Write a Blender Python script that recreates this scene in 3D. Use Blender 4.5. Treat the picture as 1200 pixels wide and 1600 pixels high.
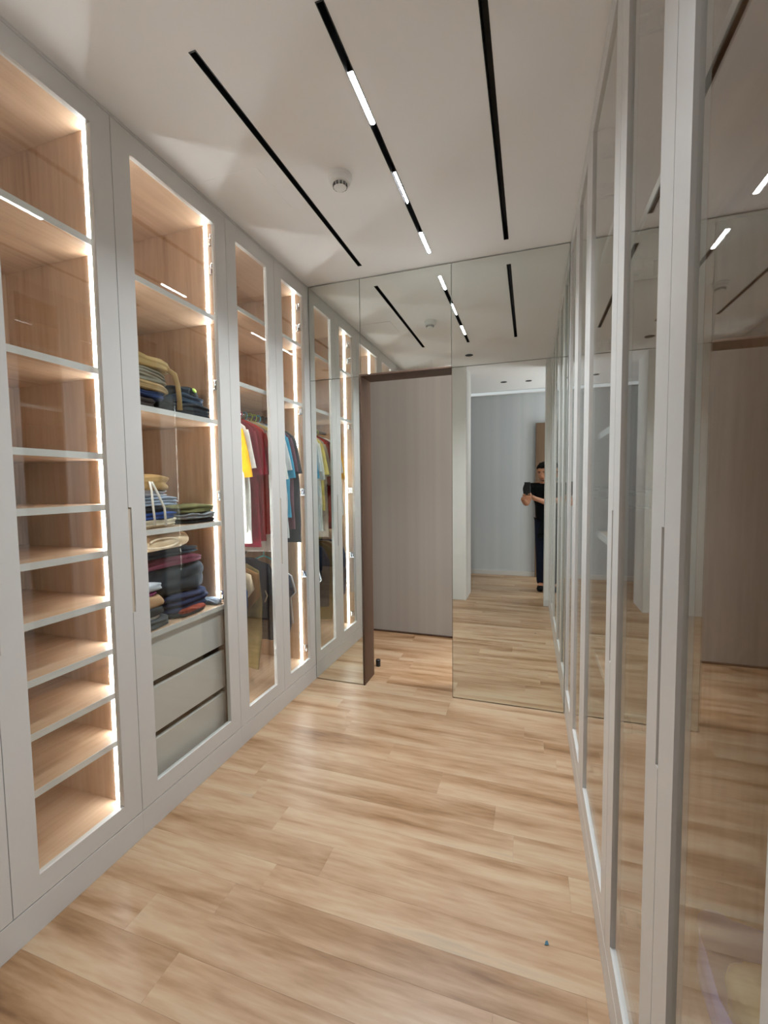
import bpy, bmesh, math, random
from mathutils import Vector, Matrix, noise

for o in list(bpy.data.objects):
    bpy.data.objects.remove(o)
S = bpy.context.scene
COL = S.collection

# ------------------------------------------------------------------ camera
F_PX, YAW, PITCH, ROLL = 685.34, math.radians(18.4222), math.radians(-3.5447), math.radians(-0.691)
CAM_H = 1.40
cd = bpy.data.cameras.new('camera')
cd.sensor_fit = 'HORIZONTAL'; cd.sensor_width = 36.0; cd.lens = 36.0 * F_PX / 1200.0
cd.clip_start = 0.01; cd.clip_end = 60
cam = bpy.data.objects.new('camera', cd); COL.objects.link(cam)
fw = Vector((-math.sin(YAW) * math.cos(PITCH), math.cos(YAW) * math.cos(PITCH), math.sin(PITCH)))
r0 = Vector((math.cos(YAW), math.sin(YAW), 0)); u0 = r0.cross(fw)
rt = r0 * math.cos(ROLL) + u0 * math.sin(ROLL); up = -r0 * math.sin(ROLL) + u0 * math.cos(ROLL)
M = Matrix((rt, up, -fw)).transposed().to_4x4(); M.translation = Vector((0, 0, CAM_H))
cam.matrix_world = M
S.camera = cam

# ------------------------------------------------------------------ world, lights, exposure
w = bpy.data.worlds.new('world'); S.world = w; w.use_nodes = True
w.node_tree.nodes['Background'].inputs[0].default_value = (0.9, 0.93, 1.0, 1)
w.node_tree.nodes['Background'].inputs[1].default_value = 0.3
S.view_settings.view_transform = 'Standard'; S.view_settings.look = 'None'
S.view_settings.exposure = 0.0; S.view_settings.gamma = 1.0; S.view_settings.use_curve_mapping = False
try:
    S.cycles.max_bounces = 9; S.cycles.diffuse_bounces = 4; S.cycles.glossy_bounces = 7; S.cycles.use_adaptive_sampling = True; S.cycles.adaptive_threshold = 0.06; S.cycles.adaptive_min_samples = 20
    S.cycles.transparent_max_bounces = 40; S.cycles.transmission_bounces = 6
    S.cycles.sample_clamp_indirect = 45.0
    S.cycles.caustics_reflective = True; S.cycles.blur_glossy = 0.5; S.cycles.caustics_refractive = False
except Exception:
    pass
TRACK_W = 12.4      # beam of one ceiling module, watts
LED_L = 52.0       # radiance of the wardrobe LED profiles
TRACK_L = 40.0     # radiance of the ceiling light modules

def area(name, loc, rot, sx, sy, power, col):
    l = bpy.data.lights.new(name, 'AREA'); l.shape = 'RECTANGLE'; l.size = sx; l.size_y = sy
    l.energy = power; l.color = col
    o = bpy.data.objects.new(name, l); COL.objects.link(o); o.location = loc; o.rotation_euler = rot
    return o
# added unseen area lights for hall daylight and the room behind the doorway
area('hall_daylight', (1.66, -0.72, 1.35), (0, math.radians(90), 0), 1.8, 1.0, 33.0, (0.92, 0.96, 1.0))
area('next_room_daylight', (1.55, 3.42, 1.6), (0, math.radians(90), 0), 1.6, 0.7, 68.0, (0.94, 0.98, 1.0))

# ------------------------------------------------------------------ helpers
def lin(h):
    h = h.lstrip('#'); v = [int(h[i:i + 2], 16) / 255 for i in (0, 2, 4)]
    return tuple(c / 12.92 if c <= 0.04045 else ((c + 0.055) / 1.055) ** 2.4 for c in v) + (1,)

def tag(o, label=None, cat=None, group=None, kind=None):
    if label: o['label'] = label
    if cat: o['category'] = cat
    if group: o['group'] = group
    if kind: o['kind'] = kind
    return o

def link(name, me, mat, parent=None, smooth=False):
    o = bpy.data.objects.new(name, me); COL.objects.link(o)
    if mat is not None and not me.materials: me.materials.append(mat)
    if parent is not None:
        o.parent = parent
        o.matrix_parent_inverse = base_of(parent).inverted()
    if smooth:
        for p in me.polygons: p.use_smooth = True
    return o

BASE = {}
def base_of(o):
    return BASE.get(o.name, Matrix.Identity(4))

def obj(name, bm, mat, parent=None, smooth=False):
    me = bpy.data.meshes.new(name)
    bmesh.ops.recalc_face_normals(bm, faces=bm.faces)
    bm.to_mesh(me); bm.free()
    return link(name, me, mat, parent, smooth)

def empty(name, loc):
    o = bpy.data.objects.new(name, None); COL.objects.link(o)
    o.location = loc; o.empty_display_size = 0.1
    BASE[o.name] = Matrix.Translation(Vector(loc))
    return o

def box(bm, x0, x1, y0, y1, z0, z1, bev=0.0):
    if x0 > x1: x0, x1 = x1, x0
    if y0 > y1: y0, y1 = y1, y0
    if z0 > z1: z0, z1 = z1, z0
    vs = [bm.verts.new(p) for p in ((x0, y0, z0), (x1, y0, z0), (x1, y1, z0), (x0, y1, z0), (x0, y0, z1), (x1, y0, z1), (x1, y1, z1), (x0, y1, z1))]
    fs = [bm.faces.new([vs[i] for i in f]) for f in ((3, 2, 1, 0), (4, 5, 6, 7), (0, 1, 5, 4), (1, 2, 6, 5), (2, 3, 7, 6), (3, 0, 4, 7))]
    if bev > 0:
        es = list({e for f in fs for e in f.edges})
        bmesh.ops.bevel(bm, geom=es, offset=bev, segments=1, affect='EDGES', profile=0.5)
    return vs

def bxo(name, mat, parent, x0, x1, y0, y1, z0, z1, bev=0.0):
    bm = bmesh.new(); box(bm, x0, x1, y0, y1, z0, z1, bev)
    return obj(name, bm, mat, parent)

def tube(bm, pts, r, n=8, caps=True, flat=None):
    """tube along a polyline; r a number or list; flat=(a,b) squashes the section"""
    pts = [Vector(p) for p in pts]; m = len(pts); rings = []
    t0 = (pts[1] - pts[0]).normalized()
    ref = Vector((0, 0, 1)) if abs(t0.z) < 0.9 else Vector((1, 0, 0))
    nrm = t0.cross(ref).normalized()
    for i in range(m):
        t = (pts[min(i + 1, m - 1)] - pts[max(i - 1, 0)]).normalized()
        nrm = (nrm - t * nrm.dot(t)).normalized(); bn = t.cross(nrm)
        rr = r[i] if isinstance(r, (list, tuple)) else r
        ka, kb = flat if flat else (1, 1)
        rings.append([bm.verts.new(pts[i] + nrm * (math.cos(a) * rr * ka) + bn * (math.sin(a) * rr * kb)) for a in [2 * math.pi * k / n for k in range(n)]])
    for i in range(m - 1):
        for k in range(n):
            bm.faces.new((rings[i][k], rings[i][(k + 1) % n], rings[i + 1][(k + 1) % n], rings[i + 1][k]))
    if caps:
        bm.faces.new(rings[0][::-1]); bm.faces.new(rings[-1])
    return rings

def lathe(bm, prof, c, n=24):
    rings = []
    for r, z in prof:
        rings.append([bm.verts.new((c[0] + r * math.cos(2 * math.pi * k / n), c[1] + r * math.sin(2 * math.pi * k / n), c[2] + z)) for k in range(n)])
    for i in range(len(rings) - 1):
        for k in range(n):
            bm.faces.new((rings[i][k], rings[i][(k + 1) % n], rings[i + 1][(k + 1) % n], rings[i + 1][k]))
    bm.faces.new(rings[0]); bm.faces.new(rings[-1])

def frame_bm(outer, inner, mapf, d0, d1, bev=0.0012):
    """door frame: polygon outline with a rectangular opening, extruded to its thickness"""
    bm = bmesh.new()
    def loop(pts):
        vs = [bm.verts.new(mapf(y, z, d0)) for y, z in pts]
        return [bm.edges.new((vs[i], vs[(i + 1) % len(vs)])) for i in range(len(vs))]
    es = loop(outer) + loop(inner)
    r = bmesh.ops.triangle_fill(bm, use_beauty=True, use_dissolve=False, edges=es)
    fs = [f for f in r['geom'] if isinstance(f, bmesh.types.BMFace)]
    ex = bmesh.ops.extrude_face_region(bm, geom=fs)
    off = Vector(mapf(0, 0, d1)) - Vector(mapf(0, 0, d0))
    for v in [v for v in ex['geom'] if isinstance(v, bmesh.types.BMVert)]: v.co += off
    return bm

# ------------------------------------------------------------------ materials
def newmat(name):
    m = bpy.data.materials.new(name); m.use_nodes = True
    nt = m.node_tree; b = nt.nodes['Principled BSDF']
    return m, nt, b

def plain(name, col, rough=0.5, metal=0.0, spec=0.5, var=0.04, scale=6.0):
    m, nt, b = newmat(name)
    c = lin(col) if isinstance(col, str) else col
    tc = nt.nodes.new('ShaderNodeTexCoord'); n = nt.nodes.new('ShaderNodeTexNoise'); n.inputs['Scale'].default_value = scale
    n.inputs['Detail'].default_value = 3
    r = nt.nodes.new('ShaderNodeValToRGB')
    r.color_ramp.elements[0].position = 0.3; r.color_ramp.elements[1].position = 0.7
    r.color_ramp.elements[0].color = tuple(x * (1 - var) for x in c[:3]) + (1,)
    r.color_ramp.elements[1].color = tuple(min(1, x * (1 + var)) for x in c[:3]) + (1,)
    nt.links.new(tc.outputs['Object'], n.inputs['Vector']); nt.links.new(n.outputs['Fac'], r.inputs['Fac'])
    nt.links.new(r.outputs['Color'], b.inputs['Base Color'])
    b.inputs['Roughness'].default_value = rough; b.inputs['Metallic'].default_value = metal
    b.inputs['Specular IOR Level'].default_value = spec
    return m

FAB = {}
def fabric(col, rough=0.9):
    if col in FAB: return FAB[col]
    m, nt, b = newmat('fabric_' + col.lstrip('#')); c = lin(col)
    tc = nt.nodes.new('ShaderNodeTexCoord'); n = nt.nodes.new('ShaderNodeTexNoise')
    n.inputs['Scale'].default_value = 22; n.inputs['Detail'].default_value = 6
    r = nt.nodes.new('ShaderNodeValToRGB'); r.color_ramp.elements[0].position = 0.3; r.color_ramp.elements[1].position = 0.7
    r.color_ramp.elements[0].color = tuple(x * 0.85 for x in c[:3]) + (1,); r.color_ramp.elements[1].color = tuple(min(1, x * 1.1) for x in c[:3]) + (1,)
    nt.links.new(tc.outputs['Object'], n.inputs['Vector']); nt.links.new(n.outputs['Fac'], r.inputs['Fac'])
    nt.links.new(r.outputs['Color'], b.inputs['Base Color'])
    wv = nt.nodes.new('ShaderNodeTexNoise'); wv.inputs['Scale'].default_value = 400
    bp = nt.nodes.new('ShaderNodeBump'); bp.inputs['Strength'].default_value = 0.15; bp.inputs['Distance'].default_value = 0.002
    nt.links.new(tc.outputs['Object'], wv.inputs['Vector']); nt.links.new(wv.outputs['Fac'], bp.inputs['Height']); nt.links.new(bp.outputs['Normal'], b.inputs['Normal'])
    b.inputs['Roughness'].default_value = rough; b.inputs['Specular IOR Level'].default_value = 0.2
    FAB[col] = m
    return m

def wood(name, cols, axis, rough=0.45, scale=1.0, rand=False, bump=0.05, streak=1.0, cross=9.0, along=0.55, fine=0.3):
    """long grain running along the given axis"""
    m, nt, b = newmat(name); L = nt.links
    tc = nt.nodes.new('ShaderNodeTexCoord'); mp = nt.nodes.new('ShaderNodeMapping')
    s = [cross * scale] * 3; s[axis] = along * scale
    mp.inputs['Scale'].default_value = s
    L.new(tc.outputs['Object'], mp.inputs['Vector'])
    src = mp.outputs['Vector']
    if rand:
        oi = nt.nodes.new('ShaderNodeObjectInfo'); mu = nt.nodes.new('ShaderNodeMath'); mu.operation = 'MULTIPLY'; mu.inputs[1].default_value = 57.0
        L.new(oi.outputs['Random'], mu.inputs[0])
        cx = nt.nodes.new('ShaderNodeCombineXYZ')
        for i in range(3): L.new(mu.outputs[0], cx.inputs[i])
        ad = nt.nodes.new('ShaderNodeVectorMath'); ad.operation = 'ADD'
        L.new(src, ad.inputs[0]); L.new(cx.outputs[0], ad.inputs[1]); src = ad.outputs[0]
    n1 = nt.nodes.new('ShaderNodeTexNoise'); n1.inputs['Scale'].default_value = 1.0; n1.inputs['Detail'].default_value = 5
    n1.inputs['Roughness'].default_value = 0.55; n1.inputs['Distortion'].default_value = 0.35
    L.new(src, n1.inputs['Vector'])
    n2 = nt.nodes.new('ShaderNodeTexNoise'); n2.inputs['Scale'].default_value = 7.0; n2.inputs['Detail'].default_value = 4
    L.new(src, n2.inputs['Vector'])
    mx = nt.nodes.new('ShaderNodeMix'); mx.data_type = 'FLOAT'; mx.inputs['Factor'].default_value = fine
    L.new(n1.outputs['Fac'], mx.inputs[2]); L.new(n2.outputs['Fac'], mx.inputs[3])
    rp = nt.nodes.new('ShaderNodeValToRGB'); el = rp.color_ramp.elements
    k = len(cols)
    while len(el) < k: el.new(0.5)
    for i, c in enumerate(cols):
        el[i].position = 0.5 + (i / (k - 1) - 0.5) * 0.42 / streak; el[i].color = lin(c)
    L.new(mx.outputs[0], rp.inputs['Fac'])
    out = rp.outputs['Color']
    if rand:
        hs = nt.nodes.new('ShaderNodeHueSaturation'); mr = nt.nodes.new('ShaderNodeMapRange')
        mr.inputs[3].default_value = 0.965; mr.inputs[4].default_value = 1.035
        L.new(oi.outputs['Random'], mr.inputs[0]); L.new(mr.outputs[0], hs.inputs['Value']); L.new(out, hs.inputs['Color']); out = hs.outputs['Color']
    L.new(out, b.inputs['Base Color'])
    bp = nt.nodes.new('ShaderNodeBump'); bp.inputs['Strength'].default_value = bump; bp.inputs['Distance'].default_value = 0.002
    L.new(n2.outputs['Fac'], bp.inputs['Height']); L.new(bp.outputs['Normal'], b.inputs['Normal'])
    b.inputs['Roughness'].default_value = rough
    return m

def emit(name, col, strength):
    m = bpy.data.materials.new(name); m.use_nodes = True; nt = m.node_tree
    nt.nodes.remove(nt.nodes['Principled BSDF'])
    e = nt.nodes.new('ShaderNodeEmission'); e.inputs[0].default_value = col; e.inputs[1].default_value = strength
    nt.links.new(e.outputs[0], nt.nodes['Material Output'].inputs[0])
    return m

def glass_mat(name, tint):
    """clear pane: Fresnel (Schlick) mix of straight transmission and mirror reflection"""
    m = bpy.data.materials.new(name); m.use_nodes = True; nt = m.node_tree; L = nt.links
    nt.nodes.remove(nt.nodes['Principled BSDF'])
    g = nt.nodes.new('ShaderNodeNewGeometry'); d = nt.nodes.new('ShaderNodeVectorMath'); d.operation = 'DOT_PRODUCT'
    L.new(g.outputs['Incoming'], d.inputs[0]); L.new(g.outputs['Normal'], d.inputs[1])
    def mth(op, a, b=None):
        n = nt.nodes.new('ShaderNodeMath'); n.operation = op
        for i, v in enumerate((a, b)):
            if v is None: continue
            if isinstance(v, (int, float)): n.inputs[i].default_value = v
            else: L.new(v, n.inputs[i])
        return n.outputs[0]
    c = mth('ABSOLUTE', d.outputs['Value'])
    f = mth('ADD', mth('MULTIPLY', mth('POWER', mth('SUBTRACT', 1.0, c), 4.7), 0.95), 0.05)
    t = nt.nodes.new('ShaderNodeBsdfTransparent'); t.inputs[0].default_value = tint
    gl = nt.nodes.new('ShaderNodeBsdfGlossy'); gl.inputs['Roughness'].default_value = 0.0; gl.inputs[0].default_value = (1, 1, 1, 1)
    mx = nt.nodes.new('ShaderNodeMixShader'); L.new(f, mx.inputs[0]); L.new(t.outputs[0], mx.inputs[1]); L.new(gl.outputs[0], mx.inputs[2])
    L.new(mx.outputs[0], nt.nodes['Material Output'].inputs[0])
    return m

WHITE = plain('white_lacquer', '#d2cfcb', 0.33, var=0.01)
WALLW = plain('white_wall_paint', '#dcd9d4', 0.8, var=0.015)
CEILM = plain('ceiling_paint', '#f5f2f0', 0.9, var=0.012, scale=1.2)
GREYW = plain('grey_wall_paint', '#c9ccce', 0.85, var=0.015)
OAK = ['#9a7658', '#b79577', '#c5a487', '#d0b196']
WOOD_V = wood('oak_veneer_upright', OAK, 2, 0.5)
WOOD_Y = wood('oak_veneer_lengthwise', OAK, 1, 0.5)
FLOOR = wood('oak_plank', ['#755335', '#9b7653', '#b29070', '#bea283', '#ae987f'], 0, 0.36, 1.0, rand=True, bump=0.03, streak=1.0, cross=9.5, along=1.1, fine=0.22)
SCREED = plain('brown_underlay', '#a88560', 0.9)
BROWN = wood('walnut_trim', ['#3a2718', '#493222', '#553c2b'], 2, 0.5)
DOORB = wood('walnut_door', ['#5b4632', '#6e5540', '#7d634b'], 2, 0.5)
DARKW = wood('drawer_gap_wood', ['#46311f', '#5c4230', '#6a4e3a'], 1, 0.5)
BLACKM = plain('black_metal', '#141414', 0.45, var=0.02)
BLACKP = plain('black_plastic', '#0e0f10', 0.4, var=0.02)
CHROME = plain('chrome', '#d8d8d8', 0.18, metal=1.0, var=0.02)
STEEL = plain('nickel_hinge', '#c4c4c6', 0.25, metal=1.0, var=0.02)
PULL = plain('beige_finger_pull', '#c9bba8', 0.5, var=0.02)
PLASTW = plain('white_plastic', '#e4e2de', 0.45, var=0.01)
VENTD = plain('vent_dark', '#4a4a4a', 0.7)
GLASS = glass_mat('clear_glass', (0.97, 0.985, 0.975, 1))
LED = emit('led_profile_light', (0.90, 0.96, 1.0, 1), LED_L)
TRACK = emit('track_module_light', (0.95, 0.98, 1.0, 1), TRACK_L)
COVE = emit('cove_light', (0.93, 0.97, 1.0, 1), 0.75)
def mirror_mat():
    m, nt, b = newmat('silvered_mirror')
    tc = nt.nodes.new('ShaderNodeTexCoord'); n = nt.nodes.new('ShaderNodeTexNoise'); n.inputs['Scale'].default_value = 0.7
    r = nt.nodes.new('ShaderNodeValToRGB'); r.color_ramp.elements[0].color = (0.79, 0.82, 0.785, 1); r.color_ramp.elements[1].color = (0.81, 0.835, 0.805, 1)
    nt.links.new(tc.outputs['Object'], n.inputs['Vector']); nt.links.new(n.outputs['Fac'], r.inputs['Fac']); nt.links.new(r.outputs['Color'], b.inputs['Base Color'])
    b.inputs['Metallic'].default_value = 1.0; b.inputs['Roughness'].default_value = 0.0
    return m
MIRROR = mirror_mat()
MEDGE = plain('mirror_edge', '#7d8a80', 0.3, var=0.05)
def striped(name, c0, c1):
    m, nt, b = newmat(name); L = nt.links
    tc = nt.nodes.new('ShaderNodeTexCoord'); mp = nt.nodes.new('ShaderNodeMapping'); mp.inputs['Scale'].default_value = (9, 9, 0.05)
    n = nt.nodes.new('ShaderNodeTexNoise'); n.inputs['Scale'].default_value = 1.0; n.inputs['Detail'].default_value = 5
    r = nt.nodes.new('ShaderNodeValToRGB'); r.color_ramp.elements[0].position = 0.35; r.color_ramp.elements[1].position = 0.65
    r.color_ramp.elements[0].color = lin(c0); r.color_ramp.elements[1].color = lin(c1)
    L.new(tc.outputs['Object'], mp.inputs[0]); L.new(mp.outputs[0], n.inputs['Vector']); L.new(n.outputs['Fac'], r.inputs['Fac']); L.new(r.outputs['Color'], b.inputs['Base Color'])
    b.inputs['Roughness'].default_value = 0.8
    return m
TAUPE = striped('taupe_wallpaper', '#9b938b', '#a49c93')
HALLW = striped('grey_wallpaper', '#c3c7ca', '#cbced0')

# ------------------------------------------------------------------ main dimensions
D, XL, XR, H = 2.792, -1.4624, 0.2084, 2.7676
DEPTH = 0.585
XLB, XRB = XL - DEPTH, XR + DEPTH          # back faces of the wardrobes
Y0 = 0.355                                  # first wardrobe side
DX0, DX1, DZ = -1.083, -0.473, 2.128        # doorway in the mirror wall
YB, YR = D + 0.012, 3.91                    # wall face behind the mirrors, wall of the next room
HY = -1.30                                  # far wall of the hall

def struct(name, bm, mat, parent=None):
    o = obj(name, bm, mat, parent)
    if parent is None: o['kind'] = 'structure'
    return o

# floor slab and planks
bm = bmesh.new(); box(bm, -2.6, 1.7, HY - 0.05, YR + 0.05, -0.06, -0.012)
floor = struct('floor', bm, SCREED); floor['label'] = 'light oak plank floor running through the dressing room'
rows = [(-1.30, -1.16), (-1.16, -1.02), (-1.02, -0.88), (-0.88, -0.74), (-0.74, -0.60), (-0.60, -0.46), (-0.46, -0.32), (-0.32, -0.18), (-0.18, -0.04),
        (-0.04, 0.10), (0.10, 0.24), (0.24, 0.38), (0.38, 0.53), (0.53, 0.685), (0.685, 0.835), (0.835, 0.975), (0.975, 1.108), (1.108, 1.222), (1.222, 1.335), (1.335, 1.466),
        (1.466, 1.605), (1.605, 1.738), (1.738, 1.879), (1.879, 2.034), (2.034, 2.195), (2.195, 2.34), (2.34, 2.45), (2.45, 2.56), (2.56, 2.72), (2.72, 2.87),
        (2.87, 3.01), (3.01, 3.15), (3.15, 3.29), (3.29, 3.43), (3.43, 3.57), (3.57, 3.71), (3.71, 3.86), (3.86, 3.96)]
JOINT = {0.835: -0.993, 0.975: -1.212, 1.335: -0.71, 1.466: -0.99, 1.738: -1.26, 1.879: -0.39, 2.034: -0.684, 2.195: 0.136, 2.56: -0.474, 2.72: -0.725, 1.605: -0.05, 2.34: -1.05, 2.45: -0.02}
rnd = random.Random(5)
for a, b in rows:
    ln = 1.13
    j = JOINT.get(a, rnd.uniform(-1.3, 0.2))
    xs = [j]
    while xs[0] > -2.6: xs.insert(0, xs[0] - ln)
    while xs[-1] < 1.7: xs.append(xs[-1] + ln)
    inside = a > 0.3 and b < D
    for x0, x1 in zip(xs, xs[1:]):
        x0, x1 = max(x0, -2.6), min(x1, 1.7)
        if inside: x0, x1 = max(x0, XL - 0.05), min(x1, XR + 0.05)
        if x1 - x0 < 0.03: continue
        bm = bmesh.new(); box(bm, x0 + 0.00012, x1 - 0.00012, a + 0.00012, b - 0.00012, -0.012, 0.0, 0.0002)
        obj('plank', bm, FLOOR, floor)

# ceiling with three slots for the recessed tracks
TRX = (-1.02, -0.577, -0.138); TY0, TY1, TW = 1.205, 2.645, 0.0135
xsplit = [-2.6]
for t in TRX: xsplit += [t - TW, t + TW]
xsplit.append(1.7)
bm = bmesh.new()
box(bm, -2.6, 1.7, HY - 0.05, TY0, H, H + 0.09); box(bm, -2.6, 1.7, TY1, D + 0.02, H, H + 0.09)
for i in range(0, len(xsplit), 2): box(bm, xsplit[i], xsplit[i + 1], TY0, TY1, H, H + 0.09)
ceil = struct('ceiling', bm, CEILM)
bm = bmesh.new(); box(bm, -1.40, -1.125, 1.70, 1.99, H - 0.0012, H + 0.004)
obj('access_panel', bm, CEILM, ceil)
bm = bmesh.new(); box(bm, -2.6, 1.7, D + 0.02, YR + 0.05, 2.55, 2.6)
struct('ceiling_next_room', bm, CEILM)

# walls
bm = bmesh.new()
box(bm, XLB - 0.1, DX0 - 0.012, YB, YB + 0.16, 0, H); box(bm, DX1 + 0.012, XRB + 0.1, YB, YB + 0.16, 0, H); box(bm, DX0 - 0.012, DX1 + 0.012, YB, YB + 0.16, DZ + 0.012, H)
struct('wall_back', bm, WALLW)
bm = bmesh.new(); box(bm, XLB - 0.12, XLB - 0.02, 0.335, YB, 0, H); struct('wall_left', bm, WALLW)
bm = bmesh.new(); box(bm, XRB + 0.02, XRB + 0.12, 0.30, YB, 0, H); struct('wall_right', bm, WALLW)
bm = bmesh.new(); box(bm, -2.6, -0.717, -0.09, 0.338, 0, H, 0.002); struct('wall_entrance_left', bm, WALLW)
bm = bmesh.new(); box(bm, 0.163, 1.7, -0.02, 0.342, 0, H, 0.002); struct('wall_entrance_right', bm, WALLW)
bm = bmesh.new(); box(bm, -2.6, 1.7, HY - 0.1, HY, 0, H); struct('wall_hall', bm, HALLW)
bm = bmesh.new(); box(bm, -2.7, -2.6, HY - 0.1, 0.0, 0, H); struct('wall_hall_left', bm, HALLW)
bm = bmesh.new(); box(bm, 1.7, 1.8, HY - 0.1, 0.0, 0, H); struct('wall_hall_right', bm, HALLW)
bm = bmesh.new(); box(bm, -2.6, 1.7, YR, YR + 0.1, 0, 2.6); struct('wall_next_room', bm, TAUPE)
bm = bmesh.new(); box(bm, -2.7, -2.6, YB + 0.16, YR + 0.1, 0, 2.6); struct('wall_next_room_left', bm, TAUPE)
bm = bmesh.new(); box(bm, 1.7, 1.8, YB + 0.16, YR + 0.1, 0, 2.6); struct('wall_next_room_right', bm, TAUPE)
bm = bmesh.new(); box(bm, -2.6, 1.7, HY, HY + 0.014, 0, 0.07, 0.002); struct('baseboard_hall', bm, WHITE)
bm = bmesh.new(); box(bm, 0.155, 0.30, 0.336, 0.352, 0, 0.075, 0.002); struct('baseboard_entrance', bm, WHITE)
bm = bmesh.new(); box(bm, -2.6, 1.7, YR - 0.012, YR, 0, 0.016, 0.002); struct('baseboard_next_room', bm, BROWN)
# brown lining of the doorway
tr = empty('trim_1', (DX0, D, 0)); tag(tr, kind='structure')
bxo('jamb', BROWN, tr, DX0 - 0.012, DX0, D - 0.002, YB + 0.175, 0, DZ + 0.012, 0.001)
bxo('jamb', BROWN, tr, DX1, DX1 + 0.012, D + 0.004, YB + 0.175, 0, DZ + 0.012, 0.001)
bxo('door_head', BROWN, tr, DX0, DX1, D - 0.002, YB + 0.175, DZ, DZ + 0.012, 0.001)
# hall: cove light along the wall head, brown door
bm = bmesh.new(); box(bm, -2.6, 1.7, HY, HY + 0.07, H - 0.05, H - 0.005, 0.004)
cv = struct('trim_2', bm, WHITE)
bxo('cove_strip', COVE, cv, -2.6, 1.7, HY + 0.0705, HY + 0.0735, H - 0.049, H - 0.006)
dr = empty('door_1', (0.5, HY, 0)); tag(dr, kind='structure')
bxo('door_leaf', DOORB, dr, 0.075, 0.93, HY + 0.016, HY + 0.06, 0.006, 2.27, 0.002)
bm = bmesh.new(); tube(bm, [(0.86, HY + 0.06, 1.02), (0.86, HY + 0.11, 1.02), (0.75, HY + 0.11, 1.02)], 0.009)
obj('door_handle', bm, STEEL, dr)

# windows added out of view, invented to carry the lights set at the top
GLOWP = emit('overcast_sky_pane', (0.90, 0.96, 1.0, 1), 2.0)  # glow added to the invented panes
for k, (wy0, wy1, wz0, wz1) in enumerate(((-1.24, -0.20, 0.42, 2.28), (3.05, 3.80, 0.75, 2.45))):
    wr = empty('window_%d' % (k + 1), (1.70, (wy0 + wy1) / 2, wz0)); tag(wr, kind='structure')
    fr = frame_bm([(wy0, wz0), (wy1, wz0), (wy1, wz1), (wy0, wz1)], [(wy0 + 0.05, wz0 + 0.05), (wy1 - 0.05, wz0 + 0.05), (wy1 - 0.05, wz1 - 0.05), (wy0 + 0.05, wz1 - 0.05)], lambda y, z, d: (1.70 - d, y, z), 0.0, 0.03)
    obj('window_frame', fr, WHITE, wr)
    bxo('pane', GLOWP, wr, 1.690, 1.694, wy0 + 0.05, wy1 - 0.05, wz0 + 0.05, wz1 - 0.05)

# ------------------------------------------------------------------ mirror panels
g = 0.002
def mirror(x0, x1, z0, z1, label):
    bm = bmesh.new(); box(bm, x0 + g, x1 - g, D, D + 0.006, z0 + g, z1 - g)
    me = bpy.data.meshes.new('mirror_panel'); bmesh.ops.recalc_face_normals(bm, faces=bm.faces); bm.to_mesh(me); bm.free()
    me.materials.append(MIRROR); me.materials.append(MEDGE)
    for p in me.polygons: p.material_index = 0 if p.normal.y < -0.9 else 1
    o = link('mirror_panel', me, None)
    bxo('backing_board', MEDGE, o, x0 + 0.004, x1 - 0.004, D + 0.006, D + 0.012, z0 + 0.004, z1 - 0.004)
    tag(o, label, 'mirror', 'frameless mirror panels on the end wall')
mirror(XL + 0.001, DX0, DZ, H - 0.006, 'small frameless mirror panel under the ceiling beside the lit wardrobe')
mirror(DX0, DX1, DZ + 0.003, H - 0.006, 'frameless mirror panel directly above the brown doorway')
mirror(DX1, XR - 0.001, DZ, H - 0.006, 'upper frameless mirror panel right of the doorway, reflecting only ceiling')
mirror(XL + 0.001, DX0 - 0.013, 0.004, DZ, 'narrow floor-length mirror panel between the lit wardrobe and the doorway')
mirror(DX1 + 0.002, XR - 0.001, 0.004, DZ, 'tall floor-length mirror panel reflecting the photographer and hall')

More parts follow.
